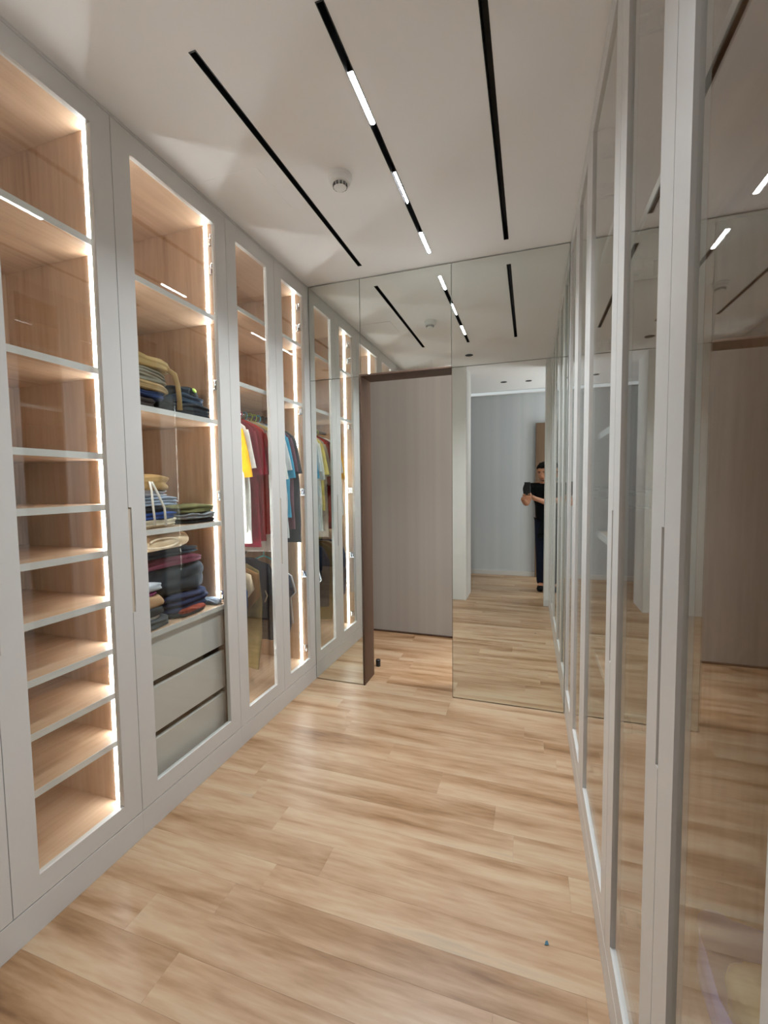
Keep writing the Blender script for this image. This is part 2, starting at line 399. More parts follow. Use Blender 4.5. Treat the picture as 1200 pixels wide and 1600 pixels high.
# ------------------------------------------------------------------ wardrobes
Z_D0, Z_D1, Z_G0, Z_G1, ST = 0.108, 2.752, 0.182, 2.672, 0.079
def wardrobe(side, y0, y1, doors, label, shelves=(), led=True, drawers=False, rods=(), hz=(2.63, 2.49, 1.92, 1.355, 0.77, 0.23)):
    sg = -1 if side == 'L' else 1; xf = XL if side == 'L' else XR
    X = lambda d: xf + sg * d
    root = empty('wardrobe', (X(0.3), (y0 + y1) / 2, 0))
    tag(root, label, 'wardrobe', 'built-in glass door wardrobes')
    P = 0.018; zb, zt = 0.112, 2.748
    for yy in (y0, y1 - P): bxo('side_panel', WOOD_V, root, X(0.024), X(DEPTH - 0.012), yy, yy + P, 0.10, zt)
    bxo('back_panel', WOOD_V, root, X(DEPTH - 0.012), X(DEPTH), y0, y1, 0.10, zt)
    bxo('top_panel', WOOD_Y, root, X(0.024), X(DEPTH - 0.012), y0 + P, y1 - P, zt - 0.03, zt)
    bxo('bottom_panel', WOOD_Y, root, X(0.024), X(DEPTH - 0.012), y0 + P, y1 - P, zb, zb + 0.025)
    bxo('plinth', WHITE, root, X(0.0), X(0.02), y0, y1, 0.0, 0.104, 0.0008)
    bxo('top_filler', WHITE, root, X(0.001), X(0.022), y0, y1, 2.7545, H - 0.001, 0.0005)
    for z in shelves:
        s = bxo('shelf', WOOD_Y, root, X(0.043), X(DEPTH - 0.013), y0 + P, y1 - P, z - 0.0115, z + 0.0115)
        bxo('edge_band', WHITE, s, X(0.040), X(0.043), y0 + P, y1 - P, z - 0.0115, z + 0.0115)
    if led:
        zs = sorted([zb + 0.025] + [z for z in shelves] + [zt - 0.03])
        if drawers: zs = [z for z in zs if z > 0.7]
        for a, b in zip(zs, zs[1:]):
            lo = a + (0.013 if a in shelves else 0.002); hi = b - (0.013 if b in shelves else 0.002)
            for yy, s in ((y0 + P, 1), (y1 - P, -1)):
                bxo('led_strip', LED, root, X(0.098), X(0.112), yy, yy + s * 0.003, lo, hi)
    if drawers:
        zf = [(0.142, 0.320), (0.350, 0.546), (0.576, 0.764)]
        ya, yb = y0 + P + 0.012, y1 - P - 0.03
        for a, b in zf:
            d = bxo('drawer', WHITE, root, X(0.055), X(0.075), ya, yb, a, b, 0.001)
            bxo('drawer_box', DARKW, d, X(0.076), X(0.50), ya + 0.012, yb - 0.012, a + 0.01, b - 0.03)
        bxo('drawer_liner', DARKW, root, X(0.045), X(0.50), yb + 0.002, y1 - P - 0.0005, 0.138, 0.765)
        bxo('drawer_liner', DARKW, root, X(0.055), X(0.50), y0 + P + 0.0005, ya - 0.002, 0.138, 0.765)
    for z, d in rods:
        bm = bmesh.new(); tube(bm, [(X(d), y0 + P, z), (X(d), y1 - P, z)], 0.0125, 12); obj('hanging_rod', bm, CHROME, root, True)
    for ya, yb, hinge in doors:
        gp = 0.0012
        a, b = ya + gp, yb - gp
        outer = [(a, Z_D0), (b, Z_D0), (b, Z_D1), (a, Z_D1)]
        hy = a if hinge == 'far' else None
        nw = 0.013
        if hinge == 'far': outer = [(a, Z_D0), (b, Z_D0), (b, Z_D1), (a, Z_D1), (a, 1.325), (a + nw, 1.325), (a + nw, 0.915), (a, 0.915)]
        inner = [(ya + ST, Z_G0), (yb - ST, Z_G0), (yb - ST, Z_G1), (ya + ST, Z_G1)]
        dm = frame_bm(outer, inner, lambda y, z, d: (X(d), y, z), 0.0, 0.021)
        dr = obj('door', dm, WHITE, root)
        bxo('glass_pane', GLASS, dr, X(0.0070), X(0.0110), ya + ST + 0.0005, yb - ST - 0.0005, Z_G0 + 0.0005, Z_G1 - 0.0005)
        if hinge == 'far': bxo('finger_pull', PULL, dr, X(0.004), X(0.019), a + 0.0005, a + nw - 0.0005, 0.916, 1.324)
        for z in hz:
            if any(abs(z - s) < 0.03 for s in shelves): z += 0.06
            if drawers and z < 0.75: continue
            ys, s = (y1 - P, -1) if hinge == 'far' else (y0 + P, 1)
            if (hinge == 'far' and abs(yb - y1) > 0.05) or (hinge != 'far' and abs(ya - y0) > 0.05): continue
            bm = bmesh.new()
            box(bm, X(0.030), X(0.082), ys + s * 0.002, ys + s * 0.010, z - 0.024, z - 0.018, 0.001)
            box(bm, X(0.030), X(0.082), ys + s * 0.002, ys + s * 0.010, z + 0.018, z + 0.024, 0.001)
            box(bm, X(0.040), X(0.074), ys + s * 0.001, ys + s * 0.013, z - 0.019, z + 0.019, 0.002)
            box(bm, X(0.0215), X(0.045), ys + s * 0.006, ys + s * 0.045, z - 0.013, z + 0.013, 0.003)
            obj('hinge', bm, STEEL, dr)
    return root

SA = (2.283, 1.828, 1.518, 1.328, 1.155, 0.965, 0.78, 0.606, 0.418)
SB = (2.240, 1.726, 1.213, 0.779)
SC = (2.36, 1.958)
Y1, Y2, Y3, Y4 = 0.82, 1.285, 1.92, 2.362
YE = D - 0.001
wardrobe('L', Y0, Y2, [(Y0, Y1, 'near'), (Y1, Y2, 'far')], 'glass door wardrobe with nine empty oak shelves and lit strips', SA)
wardrobe('L', Y2, Y3, [(Y2, Y3, 'far')], 'glass door wardrobe holding folded clothes above three white drawers', SB, drawers=True)
wardrobe('L', Y3, YE, [(Y3, Y4, 'near'), (Y4, YE, 'far')], 'lit glass door wardrobe full of hanging clothes next to the mirrors', SC, rods=((1.865, 0.305), (0.985, 0.305)))
wr = wardrobe('R', 0.392, Y2, [(0.392, Y1, 'near'), (Y1, Y2, 'far')], 'unlit glass door wardrobe with a plastic bag on its bottom', (2.02,), led=False)
bxo('end_filler', WHITE, wr, XR, XR + 0.02, 0.343, 0.391, 0, H - 0.001, 0.0005)
wardrobe('R', Y2, Y3, [(Y2, Y3, 'far')], 'unlit single glass door wardrobe in the middle of the opposite run', (2.24, 1.575, 1.20, 0.72), led=False)
wardrobe('R', Y3, YE, [(Y3, Y4, 'near'), (Y4, YE, 'far')], 'unlit glass door wardrobe meeting the tall mirror', (2.36, 1.958), led=False, rods=((1.865, 0.30),))

# ------------------------------------------------------------------ ceiling fittings
def track(x, label, mods=()):
    r = empty('ceiling_track', (x, (TY0 + TY1) / 2, H)); tag(r, label, 'ceiling track', 'recessed black magnetic tracks')
    bm = bmesh.new()
    box(bm, x - TW + 0.0005, x - TW + 0.003, TY0, TY1, H - 0.0015, H + 0.06); box(bm, x + TW - 0.003, x + TW - 0.0005, TY0, TY1, H - 0.0015, H + 0.06)
    box(bm, x - TW + 0.0005, x + TW - 0.0005, TY0, TY1, H + 0.055, H + 0.06)
    obj('channel', bm, BLACKM, r)
    bxo('end_cap', BLACKM, r, x - TW + 0.003, x + TW - 0.003, TY0, TY0 + 0.004, H - 0.0015, H + 0.055)
    bxo('end_cap', BLACKM, r, x - TW + 0.003, x + TW - 0.003, TY1 - 0.004, TY1, H - 0.0015, H + 0.055)
    for a, b, hw, lab in mods:
        m = empty('track_light', (x, (a + b) / 2, H)); tag(m, lab, 'ceiling light', 'linear light modules in the middle track')
        bxo('housing', BLACKM, m, x - 0.0098, x + 0.0098, a, b, H + 0.006, H + 0.050)
        bm = bmesh.new()
        n = 10; prof = [(hw * math.cos(math.pi * k / n), -0.0085 * math.sin(math.pi * k / n)) for k in range(n + 1)]
        ra = [[bm.verts.new((x + px, yy, H + 0.0055 + pz)) for px, pz in prof] for yy in (a + 0.001, b - 0.001)]
        for k in range(n): bm.faces.new((ra[0][k], ra[0][k + 1], ra[1][k + 1], ra[1][k]))
        for q in ra: bm.faces.new(q)
        bm.faces.new((ra[0][0], ra[0][-1], ra[1][-1], ra[1][0]))
        obj('diffuser', bm, TRACK, m)
        la = area('module_beam', (x, (a + b) / 2, H - 0.006), (0, 0, 0), 2 * hw, b - a, TRACK_W * hw / 0.0098, (0.86, 0.94, 1.0))
        la.data.spread = math.radians(126); la.parent = m; la.matrix_parent_inverse = base_of(m).inverted()
track(TRX[0], 'black recessed ceiling track without lights nearest the lit wardrobes')
track(TRX[1], 'black recessed ceiling track in the middle holding three lit modules',
      ((1.437, 1.657, 0.0098, 'bright linear light module farthest from the mirrors, in middle track'), (1.935, 2.152, 0.0045, 'thin linear light module in the centre of the middle track'), (2.425, 2.64, 0.0098, 'bright linear light module right beside the mirror wall')))
track(TRX[2], 'black recessed ceiling track without lights above the unlit wardrobes')

sd = empty('smoke_detector', (-0.81, 1.871, H)); tag(sd, 'white round smoke detector with slotted head on ceiling', 'smoke detector')
c = (-0.81, 1.871, H)
bm = bmesh.new(); lathe(bm, [(0.053, 0), (0.053, -0.008), (0.050, -0.012), (0.047, -0.013)], c, 36); obj('base', bm, PLASTW, sd)
bm = bmesh.new(); lathe(bm, [(0.046, -0.012), (0.046, -0.028), (0.043, -0.033), (0.034, -0.036)], c, 36); obj('body', bm, PLASTW, sd)
bm = bmesh.new(); lathe(bm, [(0.031, -0.034), (0.029, -0.050), (0.022, -0.056), (0.010, -0.058)], c, 36); obj('head', bm, PLASTW, sd)
for k in range(12):
    a = 2 * math.pi * k / 12
    for zz, rr in ((-0.0395, 0.0312), (-0.0445, 0.0306), (-0.049, 0.030)):
        bm = bmesh.new(); vs = box(bm, rr - 0.002, rr + 0.0012, -0.0055, 0.0055, zz - 0.0012, zz + 0.0012)
        bmesh.ops.rotate(bm, verts=bm.verts, cent=(0, 0, 0), matrix=Matrix.Rotation(a, 3, 'Z')); bmesh.ops.translate(bm, verts=bm.verts, vec=c)
        obj('vent_slot', bm, VENTD, sd)
for dx, dy, lab in ((-0.627, 0.769, 'small unlit recessed downlight in the dressing room ceiling'), (-0.349, -0.654, 'unlit recessed downlight in the hall ceiling, one farther from brown door'), (-0.029, -0.70, 'unlit recessed downlight in the hall ceiling, one closer to brown door')):
    r = empty('downlight', (dx, dy, H)); tag(r, lab, 'downlight', 'unlit recessed downlights')
    bm = bmesh.new(); lathe(bm, [(0.042, 0.0), (0.042, -0.003), (0.036, -0.004)], (dx, dy, H), 28); obj('ring', bm, BLACKM, r)
    bm = bmesh.new(); lathe(bm, [(0.030, -0.004), (0.028, -0.006), (0.015, -0.0065)], (dx, dy, H), 24); obj('lens', bm, VENTD, r)

# door stop and scrap on the floor
ds = empty('door_stop', (-1.105, 3.13, 0)); tag(ds, 'short black door stop on the floor behind the doorway', 'door stop')
bm = bmesh.new(); lathe(bm, [(0.018, 0.0), (0.018, 0.03), (0.015, 0.033)], (-1.105, 3.13, 0), 20); obj('post', bm, BLACKM, ds)
bm = bmesh.new(); lathe(bm, [(0.017, 0.033), (0.019, 0.036), (0.019, 0.048), (0.015, 0.052)], (-1.105, 3.13, 0), 20); obj('rubber_cap', bm, BLACKP, ds)
bm = bmesh.new()
vs = [bm.verts.new(p) for p in ((0.053, 1.331, 0.001), (0.066, 1.334, 0.002), (0.062, 1.345, 0.004), (0.056, 1.343, 0.0015))]
bm.faces.new(vs); ex = bmesh.ops.extrude_face_region(bm, geom=list(bm.faces))
for v in [q for q in ex['geom'] if isinstance(q, bmesh.types.BMVert)]: v.co.z += 0.0008
tag(obj('paper_scrap', bm, plain('teal_paper', '#2f5f73', 0.6)), 'tiny teal scrap lying on the plank floor', 'scrap')
#@@CLOTHES

# ------------------------------------------------------------------ hanging clothes
RODX = XL - 0.305
PL = {}
def plast(col):
    if col not in PL: PL[col] = plain('plastic_' + col.lstrip('#'), col, 0.4, var=0.03)
    return PL[col]

def hanger(y, zrod, col, label, width=0.39, bar=True, tilt=0.0):
    x = RODX; zc = zrod + 0.0125 + 0.004 - 0.021
    r = empty('clothes_hanger', (x, y, zrod)); tag(r, label, 'hanger', 'plastic clothes hangers on the rods')
    bm = bmesh.new()
    pts = [(x + 0.021 * math.cos(a), y + tilt * 0.01, zc + 0.021 * math.sin(a)) for a in [math.radians(d) for d in range(200, -46, -20)]]
    pts += [(x + 0.004, y, zc - 0.032), (x, y, zc - 0.045), (x, y, zc - 0.068)]
    tube(bm, pts, 0.0034, 8); obj('hook', bm, plast(col), r, True)
    zt = zc - 0.066; hw = width / 2
    body = [(x, y, zt)]
    for s, rng in ((1, range(1, 9)),):
        for k in rng: body.append((x + hw * k / 8, y, zt - 0.085 * (k / 8) ** 1.25))
    body += [(x + hw + 0.006, y, zt - 0.097), (x + hw - 0.008, y, zt - 0.106)]
    body += [(x - hw + 0.008, y, zt - 0.106), (x - hw - 0.006, y, zt - 0.097)]
    for k in range(8, -1, -1): body.append((x - hw * k / 8, y, zt - 0.085 * (k / 8) ** 1.25))
    bm = bmesh.new(); tube(bm, body, 0.0042, 8); obj('shoulder_bar', bm, plast(col), r, True)
    return zt

def drape(prof, x, y, th, seed, wr=0.010, n=36, freq=38.0, skew=0.0, p=0.55):
    """hollow cloth body: prof rows (z, half width, x offset); flattened wavy sections"""
    bm = bmesh.new(); rg = random.Random(seed); ph = rg.uniform(0, 6); ph2 = rg.uniform(0, 6)
    z0, z1 = prof[0][0], prof[-1][0]; rings = []
    # resample
    rows = []
    for (a, b) in zip(prof, prof[1:]):
        k = max(1, int(abs(a[0] - b[0]) / 0.035))
        for i in range(k):
            t = i / k; rows.append(tuple(a[j] + (b[j] - a[j]) * t for j in range(3)))
    rows.append(prof[-1])
    for z, hw, xo in rows:
        t = (z0 - z) / (z0 - z1); ring = []
        for k in range(n):
            a = 2 * math.pi * k / n; ca, sa = math.cos(a), math.sin(a)
            px = hw * math.copysign(abs(ca) ** p, ca)
            amp = wr * min(1, t * 2.2) * (1 - 0.5 * abs(ca))
            wob = math.sin(px * freq + ph + 1.3 * math.sin(z * 7 + ph2)) * amp + noise.noise((px * 9, z * 6, seed * 3.1)) * amp * 1.2
            py = th * (0.45 + 0.55 * min(1, t * 3)) * math.copysign(abs(sa) ** 0.7, sa) + wob
            ring.append(bm.verts.new((x + xo + px + noise.noise((z * 8, seed, k * 0.2)) * 0.006, y + py + skew * px, z + noise.noise((px * 7, seed, 4.0)) * 0.012 * t)))
        rings.append(ring)
    for i in range(len(rings) - 1):
        for k in range(n): bm.faces.new((rings[i][k], rings[i][(k + 1) % n], rings[i + 1][(k + 1) % n], rings[i + 1][k]))
    return bm

def sleeve_bm(x, y, zs, s, seed, ln, th=0.016, out=0.05, w0=0.074, w1=0.078):
    bm = bmesh.new(); n = 20; m = 9; rings = []
    rg = random.Random(seed + 50); ph = rg.uniform(0, 6)
    for i in range(m):
        t = i / (m - 1)
        cx = x + s * (0.165 + out * t ** 0.8); cz = zs - 0.085 - ln * t
        dv = Vector((out * 0.8, 0, -ln)).normalized(); nv = Vector((-dv.z, 0, dv.x))
        ww = w0 + (w1 - w0) * t
        ring = []
        for k in range(n):
            a = 2 * math.pi * k / n; ca, sa = math.cos(a), math.sin(a)
            u = ww * math.copysign(abs(ca) ** 0.7, ca)
            py = th * sa + 0.006 * math.sin(u * 60 + ph + t * 3) * t
            ring.append(bm.verts.new((cx + s * nv.x * u * 0.85, y + py + 0.01 * t * math.sin(ph), cz + nv.z * u * (0.6 - 0.1 * t) * (1 if True else 0))))
        rings.append(ring)
    for i in range(m - 1):
        for k in range(n): bm.faces.new((rings[i][k], rings[i][(k + 1) % n], rings[i + 1][(k + 1) % n], rings[i + 1][k]))
    return bm

def tshirt(y, col, label, seed, length=0.76, zs=1.805, hw=0.235, slc=None, sl=0.24, th=0.017, name='t_shirt', group='shirts on the upper rod', out=0.045):
    x = RODX
    L = length
    prof = [(zs + 0.012, 0.070, 0), (zs - 0.004, 0.105, 0), (zs - 0.030, 0.165, 0), (zs - 0.060, 0.208, 0), (zs - 0.11, 0.228, 0), (zs - 0.25, hw * 0.97, 0), (zs - L * 0.6, hw, 0), (zs - L, hw * 1.03, 0)]
    o = obj(name, drape(prof, x, y, th, seed), fabric(col), None, True)
    tag(o, label, 'shirt', group)
    for s in (-1, 1):
        obj('sleeve', sleeve_bm(x, y, zs, s, seed, sl, th * 0.9, out), fabric(slc or col), o, True)
    bm = bmesh.new()
    tube(bm, [(x + 0.068 * math.cos(a), y + 0.012 * math.sin(a), zs + 0.013) for a in [2 * math.pi * k / 20 for k in range(21)]], 0.0045, 6, False)
    obj('collar', bm, fabric(slc or col), o, True)
    return o

LIME = '#b9d52a'
shirts = [
    (2.120, '#e9e6df', 'white t-shirt with bright yellow sleeves, first on the upper rod', 1, 0.66, '#eaa40a', 0.27, 0.235),
    (2.170, '#efece6', 'plain white t-shirt hanging directly behind the yellow sleeved one', 2, 0.74, None, 0.22, 0.225),
    (2.240, '#7a1029', 'dark burgundy long t-shirt with wide sleeves on upper rod', 3, 0.765, None, 0.26, 0.24),
    (2.300, '#931528', 'wine red t-shirt behind the burgundy one on upper rod', 4, 0.74, None, 0.255, 0.235),
    (2.350, '#c4281f', 'bright red t-shirt hanging between wine red and cream shirts', 5, 0.70, None, 0.24, 0.235),
    (2.400, '#d9c9bb', 'cream t-shirt hanging behind the bright red one', 6, 0.82, None, 0.25, 0.235),
    (2.512, '#eceae4', 'white t-shirt with teal and blue print, seen in the mirror', 7, 0.76, None, 0.28, 0.235),
    (2.456, '#e4cf7c', 'pale yellow t-shirt on the upper rod behind the door stile', 8, 0.60, None, 0.24, 0.23),
    (2.560, '#d3d6d8', 'pale grey long t-shirt hanging before the light blue sleeve', 9, 0.755, None, 0.22, 0.24),
    (2.605, '#4ba4c6', 'light blue t-shirt on the upper rod near the mirrors', 10, 0.62, None, 0.27, 0.235),
    (2.655, '#7a5660', 'dusty plum t-shirt between the light blue and charcoal shirts', 11, 0.70, None, 0.23, 0.235),
    (2.710, '#4a4d52', 'charcoal long t-shirt, last on the upper rod', 12, 0.80, None, 0.24, 0.25),
]
for i, (y, c_, lab, sd_, ln, slc, sl, hw) in enumerate(shirts):
    hc, hn = [(LIME, 'lime green'), (LIME, 'lime green'), (LIME, 'lime green'), (LIME, 'lime green'), (LIME, 'lime green'), ('#c23f6b', 'pink'), (LIME, 'lime green'), ('#3f8f9a', 'teal'), (LIME, 'lime green'), ('#2fb6cc', 'cyan'), ('#2b2b2e', 'black'), ('#2b2b2e', 'black')][i]
    hanger(y, 1.865, hc, hn + ' plastic hanger carrying the ' + ['yellow sleeved white', 'plain white', 'dark burgundy', 'wine red', 'bright red', 'cream', 'printed white', 'pale yellow', 'pale grey', 'light blue', 'dusty plum', 'charcoal'][i] + ' t-shirt')
    o = tshirt(y, c_, lab, sd_, ln, slc=slc, sl=sl, hw=hw)
    if i == 6:   # print on the side that faces the mirror
        for pts, pc in (([(0.06, 1.75), (0.15, 1.73), (0.165, 1.58), (0.08, 1.55)], '#1fa58c'), ([(0.05, 1.56), (0.17, 1.55), (0.17, 1.44), (0.06, 1.44)], '#2596c4'), ([(0.175, 1.55), (0.20, 1.55), (0.20, 1.53), (0.175, 1.53)], '#3a2c30'), ([(0.18, 1.47), (0.195, 1.47), (0.195, 1.44), (0.18, 1.44)], '#3a2c30'), ([(0.08, 1.43), (0.15, 1.43), (0.14, 1.36), (0.09, 1.36)], '#d9cf8a')):
            bm = bmesh.new(); q = [bm.verts.new((RODX + px, y + 0.034, pz)) for px, pz in pts]; bm.faces.new(q)
            ex = bmesh.ops.extrude_face_region(bm, geom=list(bm.faces))
            for v in [e for e in ex['geom'] if isinstance(e, bmesh.types.BMVert)]: v.co.y += 0.001
            obj('print', bm, fabric(pc), o)

def lower(name, y, col, prof, label, seed, th=0.018, wr=0.012, cat='trousers', xo=0.0):
    o = obj(name, drape([(z, hw, dx + xo) for z, hw, dx in prof], RODX, y, th, seed, wr, p=0.5), fabric(col), None, True)
    tag(o, label, cat, 'clothes on the lower rod')
    return o
zl = 0.985
def low_hanger(y, col, label): return hanger(y, zl, col, label, 0.36)
z = low_hanger(2.085, LIME, 'lime green plastic hanger holding the navy patterned shorts')
o = lower('shorts', 2.085, '#26395c', [(0.925, 0.09, 0.02), (0.895, 0.18, 0.03), (0.80, 0.205, 0.04), (0.60, 0.215, 0.03), (0.45, 0.21, 0.02)], 'navy patterned shorts at the near end of the lower rod', 21, cat='shorts')
for k in range(9):
    bm = bmesh.new(); rg = random.Random(k + 3)
    px, pz = RODX + rg.uniform(0.05, 0.22), rg.uniform(0.62, 0.86); q = [bm.verts.new((px + 0.018 * math.cos(a) * (1 + 0.3 * math.sin(3 * a)), 2.085 - 0.036, pz + 0.024 * math.sin(a))) for a in [2 * math.pi * i / 10 for i in range(10)]]
    bm.faces.new(q); ex = bmesh.ops.extrude_face_region(bm, geom=list(bm.faces))
    for v in [e for e in ex['geom'] if isinstance(e, bmesh.types.BMVert)]: v.co.y += 0.001
    obj('print', bm, fabric(['#5d87b8', '#7fa3c4', '#e08a2e'][k % 3]), o)
low_hanger(2.150, LIME, 'lime green plastic hanger holding the beige trousers')
lower('trousers', 2.150, '#a99880', [(0.925, 0.08, 0.03), (0.885, 0.19, 0.04), (0.80, 0.20, 0.05), (0.66, 0.14, -0.01), (0.50, 0.11, -0.06)], 'beige trousers bunched on the lower rod', 22)
low_hanger(2.215, LIME, 'lime green plastic hanger holding the brown trousers')
lower('trousers', 2.215, '#7a5630', [(0.925, 0.08, 0.04), (0.88, 0.19, 0.05), (0.74, 0.19, 0.05), (0.62, 0.13, 0.0), (0.44, 0.10, -0.03)], 'ochre brown trousers behind the beige pair', 23)
low_hanger(2.275, '#e4e2de', 'white plastic hanger holding the long khaki trousers')
lower('trousers', 2.275, '#7d6a43', [(0.925, 0.08, 0.03), (0.885, 0.17, 0.03), (0.70, 0.165, 0.05), (0.50, 0.15, 0.06), (0.27, 0.14, 0.045)], 'long khaki trousers reaching lowest on the lower rod', 24)
low_hanger(2.40, '#2b2b2e', 'black plastic hanger holding the dark navy jacket')
o = lower('jacket', 2.40, '#232c3d', [(0.94, 0.07, 0.0), (0.90, 0.17, 0.02), (0.80, 0.21, 0.03), (0.60, 0.20, 0.03), (0.42, 0.19, 0.03)], 'dark navy jacket in the middle of the lower rod', 25, 0.028, cat='jacket')
bm = bmesh.new(); tube(bm, [(RODX + 0.18, 2.365, 0.74), (RODX + 0.20, 2.355, 0.71), (RODX + 0.185, 2.35, 0.67)], 0.005, 6); obj('drawstring', bm, fabric('#cbb79a'), o, True)
low_hanger(2.625, '#2fc3d4', 'bright cyan plastic hanger at the mirror end of the lower rod')
o = lower('jacket', 2.585, '#3a4150', [(0.83, 0.10, 0.06), (0.79, 0.17, 0.06), (0.68, 0.20, 0.06), (0.64, 0.16, 0.06), (0.46, 0.175, 0.06), (0.40, 0.15, 0.07)], 'dark slate garment with white piping near the mirrors', 26, 0.022, cat='jacket')
bm = bmesh.new(); tube(bm, [(RODX + 0.162, 2.60, 0.83), (RODX + 0.232, 2.60, 0.79), (RODX + 0.264, 2.60, 0.68), (RODX + 0.224, 2.60, 0.64), (RODX + 0.238, 2.60, 0.46)], 0.004, 6); obj('piping', bm, fabric('#cfd0d6'), o, True)

# ------------------------------------------------------------------ folded clothes
def folded(name, x0, x1, y0, y1, z0, z1, col, label, layers=3, seed=0, cat='clothes', group='folded clothes on the shelves', rad=0.035, groove=0.10, tilt=0.0, sag=0.0, bulge=0.0):
    """one folded garment: rounded pad whose sides show the folded layers"""
    bm = bmesh.new(); cx, cy = (x0 + x1) / 2, (y0 + y1) / 2; hx, hy = (x1 - x0) / 2, (y1 - y0) / 2; h = z1 - z0
    per = layers * 6; n = 40; rings = []
    def rr(a):
        ca, sa = math.cos(a), math.sin(a)
        return math.copysign(abs(ca) ** 0.42, ca), math.copysign(abs(sa) ** 0.42, sa)
    zs = [i / per for i in range(per + 1)]
    for t in zs:
        q = abs(math.sin(math.pi * layers * t)) ** 0.5
        edge = min(t, 1 - t) * per
        f = 1 - groove * (1 - q) * (0.35 if 0 < edge else 0.9)
        ring = []
        for k in range(n):
            a = 2 * math.pi * k / n; u, v = rr(a)
            wob = noise.noise((u * 1.3 + seed, v * 1.3, t * layers * 1.4)) * 0.012 + noise.noise((u * 4 + seed, v * 4, math.floor(t * layers) * 2.7)) * 0.007
            bl = 1 + bulge * math.sin(math.pi * t)
            X_ = cx + u * (hx * f * bl - 0.004) + wob * u; Y_ = cy + v * (hy * f * bl - 0.004) + wob * v
            Z_ = z0 + h * t + (noise.noise((u * 1.5 + seed, v * 1.5, 9)) * 0.014 * t) + tilt * v * t * hy - sag * abs(v) ** 2 * t * h
            ring.append(bm.verts.new((X_, Y_, max(Z_, z0))))
        rings.append(ring)
    for i in range(len(rings) - 1):
        for k in range(n): bm.faces.new((rings[i][k], rings[i][(k + 1) % n], rings[i + 1][(k + 1) % n], rings[i + 1][k]))
    for ring, fl in ((rings[0], True), (rings[-1], False)):
        prev = ring
        for s in (0.8, 0.5, 0.2):
            mz = sum(v.co.z for v in ring) / n
            new = [bm.verts.new((cx + (v.co.x - cx) * s, cy + (v.co.y - cy) * s, v.co.z * s + mz * (1 - s) + (0 if fl else (0.006 + noise.noise((v.co.x * 22, v.co.y * 22, seed)) * 0.006) * (1 - s * 0.6)))) for v in ring]
            for k in range(n): bm.faces.new((prev[k], prev[(k + 1) % n], new[(k + 1) % n], new[k]))
            prev = new
        bm.faces.new(prev)
    o = obj(name, bm, fabric(col), None, True)
    tag(o, label, cat, group)
    return o
XF = XL - 0.065          # front of the piles
def FX(d): return XL - d
zt = 1.7385              # top of the second shelf
folded('folded_trousers', FX(0.40), FX(0.06), 1.31, 1.535, zt, zt + 0.045, '#3a3330', 'dark brown folded trousers at the bottom of the khaki pile', 2, 31)
folded('folded_shirt', FX(0.38), FX(0.07), 1.32, 1.60, zt + 0.047, zt + 0.075, '#2f3e66', 'navy and white folded shirt low in the khaki pile', 2, 32)
folded('folded_trousers', FX(0.40), FX(0.06), 1.31, 1.625, zt + 0.077, zt + 0.112, '#a98c63', 'camel folded trousers in the middle of the khaki pile', 2, 33, tilt=-0.1)
folded('folded_trousers', FX(0.40), FX(0.07), 1.31, 1.615, zt + 0.114, zt + 0.170, '#8f8878', 'stone grey folded trousers under the top khaki pair', 4, 34, tilt=-0.08)
o = folded('folded_trousers', FX(0.40), FX(0.06), 1.31, 1.635, zt + 0.172, zt + 0.225, '#ae9264', 'khaki folded trousers on top of the pile, belt end hanging', 2, 35, tilt=-0.08)
bm = bmesh.new(); tube(bm, [(FX(0.075), 1.585, zt + 0.185), (FX(0.050), 1.60, zt + 0.165), (FX(0.047), 1.615, zt + 0.11), (FX(0.048), 1.622, zt + 0.05), (FX(0.052), 1.626, zt + 0.012)], [0.012, 0.012, 0.011, 0.011, 0.012], 10, True, (0.35, 1.0)); obj('belt_end', bm, fabric('#b59a6e'), o, True)
folded('folded_jeans', FX(0.42), FX(0.065), 1.635, 1.885, zt, zt + 0.060, '#33383e', 'charcoal folded jeans beside the khaki pile', 3, 36)
folded('folded_jeans', FX(0.40), FX(0.08), 1.632, 1.86, zt + 0.062, zt + 0.100, '#3d4c5e', 'slate blue folded jeans on top of charcoal jeans', 2, 37)
cp = folded('folded_bag', FX(0.30), FX(0.09), 1.64, 1.76, zt + 0.103, zt + 0.135, '#2b333c', 'folded dark blue pouch lying beside the black cap', 1, 38, cat='pouch')
# black cap with a lime badge
cap = empty('cap', (FX(0.16), 1.81, zt + 0.104)); tag(cap, 'black cap with a lime green badge on the jeans', 'cap')
bm = bmesh.new(); lathe(bm, [(0.058, 0.0), (0.060, 0.015), (0.052, 0.040), (0.030, 0.055), (0.008, 0.060)], (FX(0.19), 1.815, zt + 0.106), 24); obj('crown', bm, fabric('#1d1f22'), cap, True)
bm = bmesh.new()
for k in range(13):
    a = math.pi * (k / 12 - 0.5)
    for j, r_ in enumerate((0.055, 0.075, 0.095)):
        bm.verts.new((FX(0.19) + r_ * math.cos(a) * (1 if j else 1), 1.815 + min(r_, 0.062) * math.sin(a), zt + 0.108 - 0.004 * j))
bm.verts.ensure_lookup_table()
for k in range(12):
    for j in range(2): bm.faces.new([bm.verts[i] for i in (k * 3 + j, k * 3 + j + 1, (k + 1) * 3 + j + 1, (k + 1) * 3 + j)])
bm.normal_update(); r = bmesh.ops.solidify(bm, geom=list(bm.faces), thickness=0.003); obj('peak', bm, fabric('#1d1f22'), cap, True)
bm = bmesh.new(); lathe(bm, [(0.012, 0), (0.012, 0.004), (0.006, 0.006)], (0, 0, 0), 16)
